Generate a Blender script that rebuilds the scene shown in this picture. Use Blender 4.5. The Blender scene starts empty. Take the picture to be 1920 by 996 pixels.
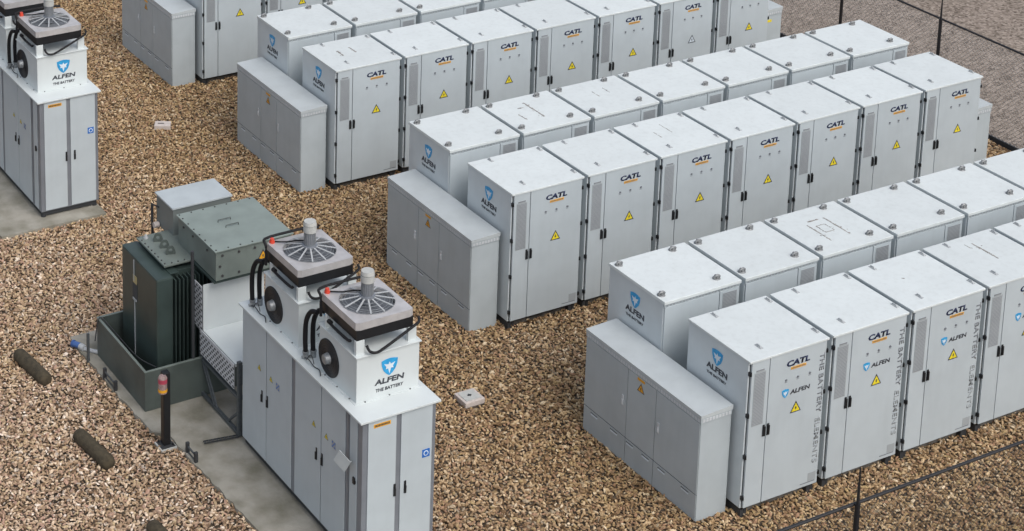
import bpy, bmesh, math, random
from mathutils import Vector, Matrix, Euler
R = math.radians
sc = bpy.context.scene
C = sc.collection

# ------------------------------------------------------------------ camera
cam_d = bpy.data.cameras.new('camera'); cam = bpy.data.objects.new('camera', cam_d); C.objects.link(cam)
sc.camera = cam
fwd = Vector((0.44157709, 0.86831325, -0.22592427)).normalized()
up = Vector((0.10210525, 0.20153512, 0.97414481)); rt = fwd.cross(up).normalized(); up = rt.cross(fwd)
cam.matrix_world = Matrix(((rt.x, up.x, -fwd.x, -16.31198), (rt.y, up.y, -fwd.y, -22.44466),
                           (rt.z, up.z, -fwd.z, 15.94368), (0, 0, 0, 1)))
cam_d.sensor_width = 36.0; cam_d.lens = 3750.5875/1920*36
cam_d.shift_x = (960-412.043)/1920; cam_d.shift_y = (-536.015-498)/1920
cam_d.clip_start = 0.5; cam_d.clip_end = 2000
sc.render.resolution_x = 1024; sc.render.resolution_y = 531

# ------------------------------------------------------------------ light
w = bpy.data.worlds.new('World'); sc.world = w; w.use_nodes = True
nt = w.node_tree; bg = nt.nodes['Background']
sky = nt.nodes.new('ShaderNodeTexSky'); sky.sky_type = 'NISHITA'; sky.sun_disc = False
SUN_EL, SUN_AZ = R(52), R(172)       # azimuth clockwise from +Y
sky.sun_elevation = SUN_EL; sky.sun_rotation = SUN_AZ
sky.air_density = 1.0; sky.dust_density = 4.0; sky.ozone_density = 1.0
hsv = nt.nodes.new('ShaderNodeHueSaturation'); hsv.inputs['Saturation'].default_value = 0.55   # cloud veil greys the sky
nt.links.new(sky.outputs[0], hsv.inputs['Color']); nt.links.new(hsv.outputs[0], bg.inputs[0]); bg.inputs[1].default_value = 0.15
sd = bpy.data.lights.new('sun', 'SUN'); sd.energy = 0.75; sd.angle = R(50); sd.color = (1.0, 0.985, 0.97)
sun = bpy.data.objects.new('sun', sd); C.objects.link(sun)
d = Vector((math.sin(SUN_AZ)*math.cos(SUN_EL), math.cos(SUN_AZ)*math.cos(SUN_EL), math.sin(SUN_EL)))
sun.rotation_euler = d.to_track_quat('Z', 'Y').to_euler()
sc.view_settings.view_transform = 'Standard'; sc.view_settings.look = 'None'
sc.view_settings.exposure = 0.28; sc.view_settings.gamma = 1

# ------------------------------------------------------------------ materials
def mat(name, col, rough=0.5, metal=0.0, var=0.06, scale=3.0, bump=0.0, bscale=60.0, col2=None, streak=0.0, spec=0.5):
    m = bpy.data.materials.new(name); m.use_nodes = True; t = m.node_tree; N = t.nodes; L = t.links
    b = N['Principled BSDF']; b.inputs['Roughness'].default_value = rough; b.inputs['Metallic'].default_value = metal
    b.inputs['Specular IOR Level'].default_value = spec
    tc = N.new('ShaderNodeTexCoord'); oi = N.new('ShaderNodeObjectInfo')
    add = N.new('ShaderNodeVectorMath'); add.operation = 'ADD'
    L.new(tc.outputs['Object'], add.inputs[0])
    geo = N.new('ShaderNodeNewGeometry'); L.new(geo.outputs['Position'], add.inputs[0])
    nz = N.new('ShaderNodeTexNoise'); nz.inputs['Scale'].default_value = scale; nz.inputs['Detail'].default_value = 5
    L.new(add.outputs[0], nz.inputs['Vector'])
    mx = N.new('ShaderNodeMix'); mx.data_type = 'RGBA'
    c2 = col2 if col2 else tuple(c*(1-var*2.5) for c in col)
    mx.inputs[6].default_value = (*c2, 1); mx.inputs[7].default_value = (*col, 1)
    rm = N.new('ShaderNodeMapRange'); rm.inputs[1].default_value = 0.3; rm.inputs[2].default_value = 0.62
    L.new(nz.outputs[0], rm.inputs[0]); L.new(rm.outputs[0], mx.inputs[0])
    out = mx.outputs[2]
    if streak:
        mp = N.new('ShaderNodeMapping'); mp.inputs['Scale'].default_value = (9, 9, 0.7)
        L.new(geo.outputs['Position'], mp.inputs[0])
        n2 = N.new('ShaderNodeTexNoise'); n2.inputs['Scale'].default_value = 1.3; n2.inputs['Detail'].default_value = 4
        L.new(mp.outputs[0], n2.inputs['Vector'])
        r2 = N.new('ShaderNodeMapRange'); r2.inputs[1].default_value = 0.48; r2.inputs[2].default_value = 0.8
        r2.inputs[3].default_value = 0; r2.inputs[4].default_value = streak
        L.new(n2.outputs[0], r2.inputs[0])
        m2 = N.new('ShaderNodeMix'); m2.data_type = 'RGBA'
        m2.inputs[7].default_value = (col[0]*.55, col[1]*.53, col[2]*.5, 1)
        L.new(out, m2.inputs[6]); L.new(r2.outputs[0], m2.inputs[0]); out = m2.outputs[2]
    tr = N.new('ShaderNodeMapRange'); tr.inputs[3].default_value = .965; tr.inputs[4].default_value = 1.035; L.new(oi.outputs['Random'], tr.inputs[0])
    tm = N.new('ShaderNodeMix'); tm.data_type = 'RGBA'; tm.blend_type = 'MULTIPLY'; tm.inputs[0].default_value = 1
    L.new(out, tm.inputs[6]); L.new(tr.outputs[0], tm.inputs[7]); out = tm.outputs[2]
    L.new(out, b.inputs['Base Color'])
    if bump:
        n3 = N.new('ShaderNodeTexNoise'); n3.inputs['Scale'].default_value = bscale; n3.inputs['Detail'].default_value = 6
        L.new(geo.outputs['Position'], n3.inputs['Vector'])
        bp = N.new('ShaderNodeBump'); bp.inputs['Strength'].default_value = bump; bp.inputs['Distance'].default_value = 0.02
        L.new(n3.outputs[0], bp.inputs['Height']); L.new(bp.outputs[0], b.inputs['Normal'])
    return m
M = {}
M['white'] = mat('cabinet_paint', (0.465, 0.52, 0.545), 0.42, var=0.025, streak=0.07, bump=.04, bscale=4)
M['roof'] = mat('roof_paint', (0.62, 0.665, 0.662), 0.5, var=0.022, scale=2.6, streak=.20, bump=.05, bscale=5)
M['side'] = mat('side_paint_brightened', (0.56, 0.615, 0.635), 0.45, var=0.03, streak=0.07)  # face shading evened out in the colour: sides lighter than the doors
M['grey'] = mat('light_grey_paint', (0.425, 0.475, 0.495), 0.5, var=0.03, streak=0.08)
M['rimhole'] = mat('rim_slot', (0.56, 0.59, 0.61), 0.5)
M['greyroof'] = mat('grey_roof_paint', (0.47, 0.51, 0.52), 0.4, var=0.04, streak=0.1)
M['seam'] = mat('seam_rubber', (0.10, 0.11, 0.12), 0.7)
M['vent'] = mat('vent_grille_metal', (0.34, 0.37, 0.385), 0.5, var=.02)
M['ventd'] = mat('vent_slot', (0.24, 0.255, 0.27), 0.7)
M['gap'] = mat('gap_shade_panel_black', (0.05, 0.055, 0.06), 0.8)  # near-black for painted door gap shade, openings and the dark panel
M['black'] = mat('black_plastic', (0.012, 0.013, 0.015), 0.4)
M['rubber'] = mat('black_rubber', (0.012, 0.012, 0.014), 0.6, spec=.25)
M['dark'] = mat('dark_steel', (0.035, 0.038, 0.042), 0.6)
M['frame'] = mat('grey_profile', (0.24, 0.26, 0.29), 0.4, metal=.3, streak=.1)
M['galv'] = mat('galvanised_steel', (0.34, 0.36, 0.37), 0.45, metal=.55, var=.1, scale=25)
M['darkgalv'] = mat('dull_steel_frame', (0.10, 0.115, 0.125), 0.5, metal=.3, var=.1, scale=25)
M['steel'] = mat('brushed_steel', (0.58, 0.565, 0.56), 0.42, metal=.35, var=.08, scale=6, bump=.1, bscale=20)
M['lug'] = mat('lifting_lug_metal', (0.27, 0.28, 0.285), 0.5, metal=.3, var=.15, scale=40)
M['navy'] = mat('navy_lettering', (0.012, 0.022, 0.07), 0.5)
M['ink'] = mat('dark_grey_lettering', (0.045, 0.05, 0.062), 0.5)
M['inkl'] = mat('light_grey_lettering', (0.33, 0.35, 0.37), 0.5)
M['inkm'] = mat('mid_grey_lettering', (0.17, 0.185, 0.205), 0.5)
M['inkv'] = mat('grey_vertical_lettering', (0.21, 0.23, 0.25), 0.5)
M['inkw'] = mat('pale_vertical_lettering', (0.345, 0.38, 0.40), 0.5)
M['blue'] = mat('emblem_blue', (0.03, 0.34, 0.66), 0.4, col2=(0.02, 0.24, 0.5), scale=20)
M['emw'] = mat('emblem_pale', (0.66, 0.74, 0.80), 0.4)
M['yellow'] = mat('warning_yellow', (0.80, 0.66, 0.03), 0.45)
M['orange'] = mat('label_orange', (0.74, 0.36, 0.02), 0.45)
M['bluesign'] = mat('sign_blue', (0.02, 0.14, 0.48), 0.4)
M['red'] = mat('alarm_red', (0.62, 0.06, 0.03), 0.4)
M['green'] = mat('tank_green', (0.042, 0.063, 0.058), 0.42, var=.12, scale=2.5, streak=.15)
M['bund'] = mat('bund_green', (0.082, 0.102, 0.094), 0.5, var=.12, scale=3, streak=.3)
M['lgreen'] = mat('box_grey_green', (0.175, 0.208, 0.190), 0.45, var=.08, scale=3, streak=.12, bump=.05, bscale=6)
M['lidgreen'] = mat('lid_grey_green', (0.225, 0.268, 0.245), 0.42, var=.08, scale=2.5, bump=.06, bscale=6)
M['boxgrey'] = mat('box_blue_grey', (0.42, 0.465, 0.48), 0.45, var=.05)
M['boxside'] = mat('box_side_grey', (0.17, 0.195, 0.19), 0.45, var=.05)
M['foundation'] = mat('foundation_block', (0.16, 0.145, 0.125), 0.9, var=.2, scale=9, bump=.3)
M['concrete'] = mat('concrete', (0.335, 0.32, 0.275), 0.9, col2=(0.175, 0.165, 0.125), scale=2.4, bump=.35, bscale=28)
M['cream'] = mat('cream_plastic', (0.58, 0.52, 0.48), 0.6, var=.06, scale=20)
M['lidgrey'] = mat('lid_grey', (0.46, 0.47, 0.45), 0.6, var=.05, scale=20)
M['log'] = mat('dark_olive_wood', (0.070, 0.056, 0.033), 0.9, var=.2, scale=14, bump=.5, bscale=70)
M['pvcblue'] = mat('valve_blue', (0.06, 0.13, 0.34), 0.4)
M['pvcwhite'] = mat('pipe_white', (0.42, 0.44, 0.45), 0.4)
M['pink'] = mat('lamp_pink', (0.42, 0.06, 0.10), 0.35)
M['lamphead'] = mat('lamp_head_grey_pink', (0.33, 0.23, 0.22), 0.4, var=.2, scale=30)
M['wire'] = mat('fence_wire', (0.50, 0.48, 0.46), 0.5, metal=.3)
M['rail'] = mat('fence_rail_black', (0.014, 0.014, 0.016), 0.4)
M['bolt'] = mat('bolt_dark', (0.05, 0.05, 0.05), 0.5)
M['lugl'] = mat('roof_tab_metal', (0.42, 0.44, 0.45), 0.5)
M['dirt'] = mat('dried_dirt', (0.36, 0.34, 0.315), 0.9, var=.25, scale=20)
M['fanblade'] = mat('fan_grey', (0.12, 0.13, 0.145), 0.5)
M['mesh'] = mat('mesh_white', (0.56, 0.58, 0.60), 0.45)
M['lightbox'] = mat('white_gloss_paint', (0.60, 0.645, 0.645), 0.4, var=.02, streak=.05)

# ------------------------------------------------------------------ mesh helpers
class MB:
    def __init__(s): s.bm = bmesh.new()
    def box(s, a, b, bev=0.0, rot=None, piv=None):
        r = bmesh.ops.create_cube(s.bm, size=1.0); vs = r['verts']
        c = [(a[i]+b[i])/2 for i in range(3)]; sz = [abs(b[i]-a[i]) for i in range(3)]
        for v in vs: v.co = Vector((c[i]+v.co[i]*sz[i] for i in range(3)))
        if rot:
            p = Vector(piv if piv else c); mm = Euler(rot).to_matrix()
            for v in vs: v.co = mm @ (v.co-p) + p
        if bev:
            es = set(e for v in vs for e in v.link_edges)
            bmesh.ops.bevel(s.bm, geom=list(es), offset=bev, segments=2, affect='EDGES', profile=0.6)
        return s
    def cyl(s, p0, p1, r, r2=None, n=16, cap=True):
        p0 = Vector(p0); p1 = Vector(p1); d = p1-p0; q = d.to_track_quat('Z', 'Y').to_matrix().to_4x4()
        res = bmesh.ops.create_cone(s.bm, cap_ends=cap, segments=n, radius1=r, radius2=r if r2 is None else r2, depth=d.length)
        bmesh.ops.transform(s.bm, matrix=Matrix.Translation((p0+p1)/2) @ q, verts=res['verts'])
        return s
    def tube(s, pts, r, n=8, smooth=4):
        pts = [Vector(p) for p in pts]
        if smooth and len(pts) > 2:      # Catmull-Rom
            P = [pts[0]]+pts+[pts[-1]]; o = []
            for i in range(1, len(P)-2):
                for k in range(smooth):
                    t = k/smooth; a, b, c, d_ = P[i-1], P[i], P[i+1], P[i+2]
                    o.append(0.5*((2*b)+(c-a)*t+(2*a-5*b+4*c-d_)*t*t+(3*b-a-3*c+d_)*t**3))
            pts = o+[pts[-1]]
        rings = []; upv = Vector((0.13, 0.21, 1)).normalized()
        for i, p in enumerate(pts):
            t = (pts[min(i+1, len(pts)-1)]-pts[max(i-1, 0)]).normalized()
            x = t.cross(upv)
            if x.length < 1e-3: x = t.cross(Vector((1, 0, 0)))
            x.normalize(); y = t.cross(x)
            rings.append([s.bm.verts.new(p+x*r*math.cos(2*math.pi*k/n)+y*r*math.sin(2*math.pi*k/n)) for k in range(n)])
        for a, b in zip(rings, rings[1:]):
            for k in range(n): s.bm.faces.new((a[k], a[(k+1) % n], b[(k+1) % n], b[k]))
        s.bm.faces.new(rings[0][::-1]); s.bm.faces.new(rings[-1])
        return s
    def prism(s, poly, origin, ux, uy, depth):
        """polygon in the plane (ux,uy) at origin, extruded by depth along ux x uy"""
        o = Vector(origin); ux = Vector(ux); uy = Vector(uy); n = ux.cross(uy)*depth
        a = [s.bm.verts.new(o+ux*p[0]+uy*p[1]) for p in poly]; b = [s.bm.verts.new(v.co+n) for v in a]
        s.bm.faces.new(a[::-1]); s.bm.faces.new(b)
        for i in range(len(a)): s.bm.faces.new((a[i], a[(i+1) % len(a)], b[(i+1) % len(a)], b[i]))
        return s
    def bar(s, p0, p1, wdt, h=None):
        h = h or wdt; p0 = Vector(p0); p1 = Vector(p1); d_ = p1-p0; q = d_.to_track_quat('X', 'Z').to_matrix().to_4x4()
        r = bmesh.ops.create_cube(s.bm, size=1.0)
        for v in r['verts']: v.co = Vector((v.co.x*d_.length, v.co.y*wdt, v.co.z*h))
        bmesh.ops.transform(s.bm, matrix=Matrix.Translation((p0+p1)/2) @ q, verts=r['verts'])
        return s
    def build(s, name, m, parent=None, smooth=False):
        bmesh.ops.recalc_face_normals(s.bm, faces=s.bm.faces)
        me = bpy.data.meshes.new(name); s.bm.to_mesh(me); s.bm.free()
        me.materials.append(m)
        if smooth: me.shade_smooth() if hasattr(me, 'shade_smooth') else None
        if smooth:
            try: me.set_sharp_from_angle(angle=R(40))
            except Exception: pass
        return link(name, me, parent)
def link(name, me, parent=None):
    o = bpy.data.objects.new(name, me); C.objects.link(o)
    if parent: o.parent = parent
    return o
def fuse(a, b):
    """surface pattern b becomes part of mesh a"""
    ma, mb_ = a.data, b.data; bm = bmesh.new(); off = len(ma.materials)
    bm.from_mesh(ma)
    for p in mb_.polygons: p.material_index = off
    bm.from_mesh(mb_); bm.to_mesh(ma); bm.free()
    for m_ in mb_.materials: ma.materials.append(m_)
    bpy.data.objects.remove(b)
def B(name, m, parent, a, b, bev=0.0): return MB().box(a, b, bev).build(name, m, parent)
def tag(o, label=None, cat=None, group=None, kind=None):
    if label: o['label'] = label
    if cat: o['category'] = cat
    if group: o['group'] = group
    if kind: o['kind'] = kind
    return o
def empty(name, loc, label, cat, group=None):
    o = bpy.data.objects.new(name, None); C.objects.link(o); o.location = loc; o.empty_display_size = .2
    return tag(o, label, cat, group)
def dup(o, parent=None):
    c = o.copy(); C.objects.link(c); c.parent = parent
    for ch in [x for x in CH.get(o.name, [])]: 
        dup(ch, c)
    return c
CH = {}
def index():
    CH.clear()
    for o in bpy.data.objects:
        if o.parent: CH.setdefault(o.parent.name, []).append(o)

_tx = {}
def text_mesh(txt, h, width, bold=0.0, shear=0.0, spacing=1.0, m=None):
    """lettering as mesh: cap height h, overall width, centred, lying in XY"""
    key = (txt, h, width, bold, shear, spacing, m.name)
    if key in _tx: return _tx[key]
    cu = bpy.data.curves.new('t', 'FONT'); cu.body = txt; cu.size = 1.0; cu.offset = bold; cu.shear = shear
    cu.space_character = spacing; cu.align_x = 'CENTER'; cu.extrude = 0.0; cu.resolution_u = 3
    ob = bpy.data.objects.new('t', cu); C.objects.link(ob)
    dg = bpy.context.evaluated_depsgraph_get(); dg.update()
    me = bpy.data.meshes.new_from_object(ob.evaluated_get(dg)); bpy.data.objects.remove(ob); bpy.data.curves.remove(cu)
    xs = [v.co.x for v in me.vertices]; ys = [v.co.y for v in me.vertices]
    cx = (min(xs)+max(xs))/2; cy = (min(ys)+max(ys))/2
    sx = width/(max(xs)-min(xs)); sy = h/(max(ys)-min(ys))
    for v in me.vertices: v.co = Vector(((v.co.x-cx)*sx, (v.co.y-cy)*sy, 0))
    bm = bmesh.new(); bm.from_mesh(me)
    r = bmesh.ops.extrude_face_region(bm, geom=bm.faces[:])
    bmesh.ops.translate(bm, verts=[g for g in r['geom'] if isinstance(g, bmesh.types.BMVert)], vec=(0, 0, 0.0015))
    bmesh.ops.recalc_face_normals(bm, faces=bm.faces); bm.to_mesh(me); bm.free()
    me.materials.clear(); me.materials.append(m); me.name = 'lettering'
    _tx[key] = me; return me
FRONT = Euler((R(90), 0, 0))                    # text facing -Y
LEFT = Euler((R(90), 0, R(-90)))                # text facing -X (reads towards -Y)
def text(name, parent, txt, loc, face, h, width, m, **k):
    o = link(name, text_mesh(txt, h, width, m=m, **k), parent); o.location = loc; o.rotation_euler = face
    return o
def shield_mesh(wd, h):
    """blue shield with a pale bird-like star"""
    mb = MB()
    sh = [(-.5, .40), (-.25, .47), (0, .5), (.25, .47), (.5, .40), (.47, .1), (.36, -.18), (.18, -.38), (0, -.5), (-.18, -.38), (-.36, -.18), (-.47, .1)]
    mb.prism([(x*wd, y*h) for x, y in sh], (0, 0, 0), (1, 0, 0), (0, 1, 0), 0.0015)
    me = bpy.data.meshes.new('emblem'); bmesh.ops.recalc_face_normals(mb.bm, faces=mb.bm.faces); mb.bm.to_mesh(me); mb.bm.free(); me.materials.append(M['blue'])
    mb = MB()
    st = [(0, .30), (.07, .15), (.34, .22), (.20, .02), (.24, -.10), (.09, -.08), (0, -.40), (-.09, -.08), (-.24, -.10), (-.20, .02), (-.34, .22), (-.07, .15)]
    mb.prism([(x*wd, y*h) for x, y in st], (0, 0, 0.0015), (1, 0, 0), (0, 1, 0), 0.0012)
    m2 = bpy.data.meshes.new('emblem_star'); bmesh.ops.recalc_face_normals(mb.bm, faces=mb.bm.faces); mb.bm.to_mesh(m2); mb.bm.free(); m2.materials.append(M['emw'])
    return me, m2
_sh = {}
def merge_meshes(name, parts, parent, loc, rot):
    """join (mesh, offset) pairs into one object keeping materials"""
    me = bpy.data.meshes.new(name); bm = bmesh.new(); mats = []
    for src, off in parts:
        t = src.copy(); t.transform(Matrix.Translation(off))
        for p in t.polygons: p.material_index = len(mats)
        bm.from_mesh(t); mats += list(src.materials)
    bm.to_mesh(me); bm.free()
    for x in mats: me.materials.append(x)
    o = link(name, me, parent); o.location = loc; o.rotation_euler = rot; return o
def emblem(parent, loc, face, wd, h):
    a, b = shield_mesh(wd, h)
    return merge_meshes('emblem', [(a, (0, 0, 0)), (b, (0, 0, 0))], parent, loc, face)
def tri_mesh(name, parent, loc, face, s, fill='yellow'):
    mb = MB(); k = .866
    def tri(q): return [(-q/2, -q*k/3), (q/2, -q*k/3), (0, q*k*2/3)]
    def tm(poly, z, m, d_=.0012):
        x = MB(); x.prism(poly, (0, 0, z), (1, 0, 0), (0, 1, 0), d_); me = bpy.data.meshes.new('t')
        bmesh.ops.recalc_face_normals(x.bm, faces=x.bm.faces); x.bm.to_mesh(me); x.bm.free(); me.materials.append(m); return me
    mb.bm.free()
    bolt = [(-.02, .16), (.07, .16), (.02, .04), (.09, .04), (-.05, -.19), (0, -.02), (-.08, -.02)]
    return merge_meshes(name, [(tm(tri(s), 0, M['ink']), (0, 0, 0)), (tm(tri(s*.74), .0014, M[fill]), (0, 0, 0)),
                        (tm([(x*s, y*s) for x, y in bolt], .0028, M['ink']), (0, 0, 0))], parent, loc, face)

# ------------------------------------------------------------------ setting: ground
def ground_mat(name, cols, vs, base_n=0.8, rough=0.95, bumpd=0.02):
    m = bpy.data.materials.new(name); m.use_nodes = True; t = m.node_tree; N = t.nodes; L = t.links
    b = N['Principled BSDF']; b.inputs['Roughness'].default_value = rough
    geo = N.new('ShaderNodeNewGeometry')
    vo = N.new('ShaderNodeTexVoronoi'); vo.inputs['Scale'].default_value = vs; L.new(geo.outputs['Position'], vo.inputs['Vector'])
    sep = N.new('ShaderNodeSeparateColor'); L.new(vo.outputs['Color'], sep.inputs[0])
    nz = N.new('ShaderNodeTexNoise'); nz.inputs['Scale'].default_value = base_n; nz.inputs['Detail'].default_value = 8; nz.inputs['Roughness'].default_value = .65
    L.new(geo.outputs['Position'], nz.inputs['Vector'])
    ma = N.new('ShaderNodeMix'); ma.inputs[0].default_value = .5
    L.new(sep.outputs[0], ma.inputs[2]); L.new(nz.outputs[0], ma.inputs[3])
    cr = N.new('ShaderNodeValToRGB'); e = cr.color_ramp.elements
    e[0].position = .25; e[0].color = (*cols[0], 1); e[1].position = .75; e[1].color = (*cols[-1], 1)
    for i, c in enumerate(cols[1:-1]):
        x = e.new(.25+.5*(i+1)/(len(cols)-1)); x.color = (*c, 1)
    L.new(ma.outputs[0], cr.inputs[0]); L.new(cr.outputs[0], b.inputs['Base Color'])
    bp = N.new('ShaderNodeBump'); bp.inputs['Distance'].default_value = bumpd; bp.inputs['Strength'].default_value = .9
    L.new(ma.outputs[0], bp.inputs['Height']); L.new(bp.outputs[0], b.inputs['Normal'])
    return m
g_under = ground_mat('gravel_bed', [(0.015, 0.010, 0.006), (0.05, 0.035, 0.022), (0.10, 0.075, 0.05)], 24)
g_dirt = ground_mat('sandy_dirt', [(0.095, 0.074, 0.057), (0.205, 0.165, 0.132), (0.255, 0.21, 0.172), (0.34, 0.285, 0.24)], 21, base_n=1.9, bumpd=.03)

gx = MB(); 
gx.bm.faces.new([gx.bm.verts.new(p) for p in ((-400, -400, -.03), (600, -400, -.03), (600, 600, -.03), (-400, 600, -.03))])
tag(gx.build('ground', g_dirt), kind='structure')
gb = MB(); gb.bm.faces.new([gb.bm.verts.new(p) for p in ((-14, -9.6, 0), (11.76, -9.6, 0), (11.76, 24, 0), (-14, 24, 0))])
tag(gb.build('gravel_bed', g_under), kind='structure')

rng = random.Random(5)
EDGE = [(-9.0, -5.62), (-2.5, -5.69), (-1.7, -5.735), (-.8, -5.77), (-.25, -5.80), (-.05, -5.96), (1.0, -6.02), (2.75, -6.03)]
def edge_x(y):
    for (a, xa), (b_, xb) in zip(EDGE, EDGE[1:]):
        if a <= y <= b_: return xa+(xb-xa)*(y-a)/(b_-a)
    return -6.0
def pad(name, x0, x1, y0, y1, h=.06, wob=.03):
    mb = MB(); lo = []
    n = int((y1-y0)/.12)
    for i in range(n+1):
        y = y0+(y1-y0)*i/n
        lo.append(((x0 if x0 is not None else edge_x(y))+rng.uniform(-wob, wob)*.6, y))
    poly = [(x1, y1)]+lo[::-1]+[(x1, y0)]
    mb.prism(poly, (0, 0, -.02), (1, 0, 0), (0, 1, 0), h+.02)
    o = mb.build(name, M['concrete']); tag(o, kind='structure'); return o
pad('concrete_pad', None, -3.86, -9.0, 2.75)
pad('concrete_pad', -5.80, -3.93, 6.14, 12.5)

# ------------------------------------------------------------------ gravel stones (nobody could count them)
def inside(x, y):
    if x > 11.7: return False
    if x < -3.86 and -9 < y < 2.75 and x > edge_x(y)+.05: return rng.random() < .25*max(0, 1-(x-edge_x(y)-.05)/.12)
    if -5.77 < x < -3.93 and 6.16 < y < 12.5: return False
    if -1.76 < x < -1.42 and -1.5 < y < -1.13: return False
    return True
quad = [(-1.95-2.5, 16.4+2), (18+1, 6.3+1.5), (3.1+2.5, -7.0-2.2), (-8.6-2.0, -1.1-1.5)]
def inquad(x, y):
    s = 0
    for i in range(4):
        a = quad[i]; b = quad[(i+1) % 4]
        cr = (b[0]-a[0])*(y-a[1])-(b[1]-a[1])*(x-a[0])
        if cr > 0: return False
    return True
blocks = []     # filled with footprints hidden under rows
for y0 in (-5.178, 0, 5.16):
    blocks.append((-.35, 9.4, y0+.35, y0+2.45))
blocks.append((-4.8, -4.1, -3.8, -1.0)); 
pts = []; rots = []; scl = []
step = 0.0365
x = -11.0
while x < 12:
    y = -10.0
    while y < 19:
        px = x+rng.uniform(-.5, .5)*step; py = y+rng.uniform(-.5, .5)*step
        y += step
        if not inquad(px, py) or not inside(px, py): continue
        if any(a < px < b and c < py < d_ for a, b, c, d_ in blocks): continue
        pts.append((px, py, rng.uniform(-.012, .030)))
        rots.append((rng.gauss(0, .45), rng.gauss(0, .45), rng.uniform(0, 6.283)))
        k = rng.uniform(.65, 1.2)*(1.35 if rng.random() < .15 else 1)
        scl.append((k*rng.uniform(.023, .035), k*rng.uniform(.012, .018), k*rng.uniform(.009, .014)))
    x += step
me = bpy.data.meshes.new('gravel'); me.from_pydata(pts, [], [])
for nm, dat in (('rot', rots), ('scl', scl)):
    at = me.attributes.new(nm, 'FLOAT_VECTOR', 'POINT'); at.data.foreach_set('vector', [c for r_ in dat for c in r_])
gm = bpy.data.materials.new('gravel_stone'); gm.use_nodes = True
t = gm.node_tree; N = t.nodes; L = t.links; b = N['Principled BSDF']; b.inputs['Roughness'].default_value = .85; b.inputs['Specular IOR Level'].default_value = .3
oi = N.new('ShaderNodeObjectInfo'); cr = N.new('ShaderNodeValToRGB'); cr.color_ramp.interpolation = 'CONSTANT'
cl = [(0, (.20, .14, .09)), (.10, (.36, .27, .185)), (.26, (.50, .39, .27)), (.42, (.62, .51, .38)), (.55, (.40, .30, .225)), (.66, (.72, .62, .49)),
      (.76, (.47, .33, .26)), (.84, (.52, .43, .28)), (.91, (.42, .38, .33)), (.955, (.84, .78, .69))]
e = cr.color_ramp.elements
e[0].position = 0; e[0].color = (*cl[0][1], 1); e[1].position = cl[1][0]; e[1].color = (*cl[1][1], 1)
for p, c in cl[2:]:
    q = e.new(p); q.color = (*c, 1)
L.new(oi.outputs['Random'], cr.inputs[0])
geo = N.new('ShaderNodeNewGeometry'); nz = N.new('ShaderNodeTexNoise'); nz.inputs['Scale'].default_value = .55; nz.inputs['Detail'].default_value = 3
L.new(geo.outputs['Position'], nz.inputs['Vector'])
hs = N.new('ShaderNodeMix'); hs.data_type = 'RGBA'; hs.blend_type = 'MULTIPLY'; hs.inputs[0].default_value = 1
cr2 = N.new('ShaderNodeValToRGB'); cr2.color_ramp.elements[0].position = .35; cr2.color_ramp.elements[0].color = (.90, .82, .68, 1)
cr2.color_ramp.elements[1].position = .65; cr2.color_ramp.elements[1].color = (1.08, 1.03, 1.0, 1)
L.new(nz.outputs[0], cr2.inputs[0]); L.new(cr.outputs[0], hs.inputs[6])
# the gravel delivered on the left side of the yard is paler and pinker, on the right browner
sx_ = N.new('ShaderNodeSeparateXYZ'); L.new(geo.outputs['Position'], sx_.inputs[0])
mr = N.new('ShaderNodeMapRange'); mr.inputs[1].default_value = -7.0; mr.inputs[2].default_value = -1.5; L.new(sx_.outputs[0], mr.inputs[0])
jn = N.new('ShaderNodeMath'); jn.operation = 'MULTIPLY_ADD'; jn.inputs[1].default_value = 1.2; jn.inputs[2].default_value = -.6; L.new(nz.outputs[0], jn.inputs[0])
ja = N.new('ShaderNodeMath'); ja.operation = 'ADD'; ja.use_clamp = True; L.new(mr.outputs[0], ja.inputs[0]); L.new(jn.outputs[0], ja.inputs[1])
pm = N.new('ShaderNodeMix'); pm.data_type = 'RGBA'; pm.inputs[6].default_value = (1.10, 1.11, 1.17, 1); pm.inputs[7].default_value = (.86, .81, .69, 1); L.new(ja.outputs[0], pm.inputs[0])
pk = N.new('ShaderNodeMix'); pk.data_type = 'RGBA'; pk.blend_type = 'MULTIPLY'; pk.inputs[0].default_value = 1
L.new(cr2.outputs[0], pk.inputs[6]); L.new(pm.outputs[2], pk.inputs[7]); L.new(pk.outputs[2], hs.inputs[7])
n2 = N.new('ShaderNodeTexNoise'); n2.inputs['Scale'].default_value = 45; n2.inputs['Detail'].default_value = 3; L.new(geo.outputs['Position'], n2.inputs['Vector'])
h2 = N.new('ShaderNodeMix'); h2.data_type = 'RGBA'; h2.blend_type = 'MULTIPLY'; h2.inputs[0].default_value = 1
cr3 = N.new('ShaderNodeValToRGB'); cr3.color_ramp.elements[0].position = .35; cr3.color_ramp.elements[0].color = (.7, .66, .62, 1)
cr3.color_ramp.elements[1].position = .6; cr3.color_ramp.elements[1].color = (1, 1, 1, 1)
L.new(n2.outputs[0], cr3.inputs[0]); L.new(hs.outputs[2], h2.inputs[6]); L.new(cr3.outputs[0], h2.inputs[7])
L.new(h2.outputs[2], b.inputs['Base Color'])
me.materials.append(gm)
grav = link('gravel', me); tag(grav, 'loose tan and brown gravel stones covering the yard', kind='stuff')
ng = bpy.data.node_groups.new('scatter', 'GeometryNodeTree')
ng.interface.new_socket('Geometry', in_out='INPUT', socket_type='NodeSocketGeometry')
ng.interface.new_socket('Geometry', in_out='OUTPUT', socket_type='NodeSocketGeometry')
gi = ng.nodes.new('NodeGroupInput'); go = ng.nodes.new('NodeGroupOutput')
iop = ng.nodes.new('GeometryNodeInstanceOnPoints'); iop.inputs['Pick Instance'].default_value = True
join = ng.nodes.new('GeometryNodeGeometryToInstance')
pos = ng.nodes.new('GeometryNodeInputPosition')
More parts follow.
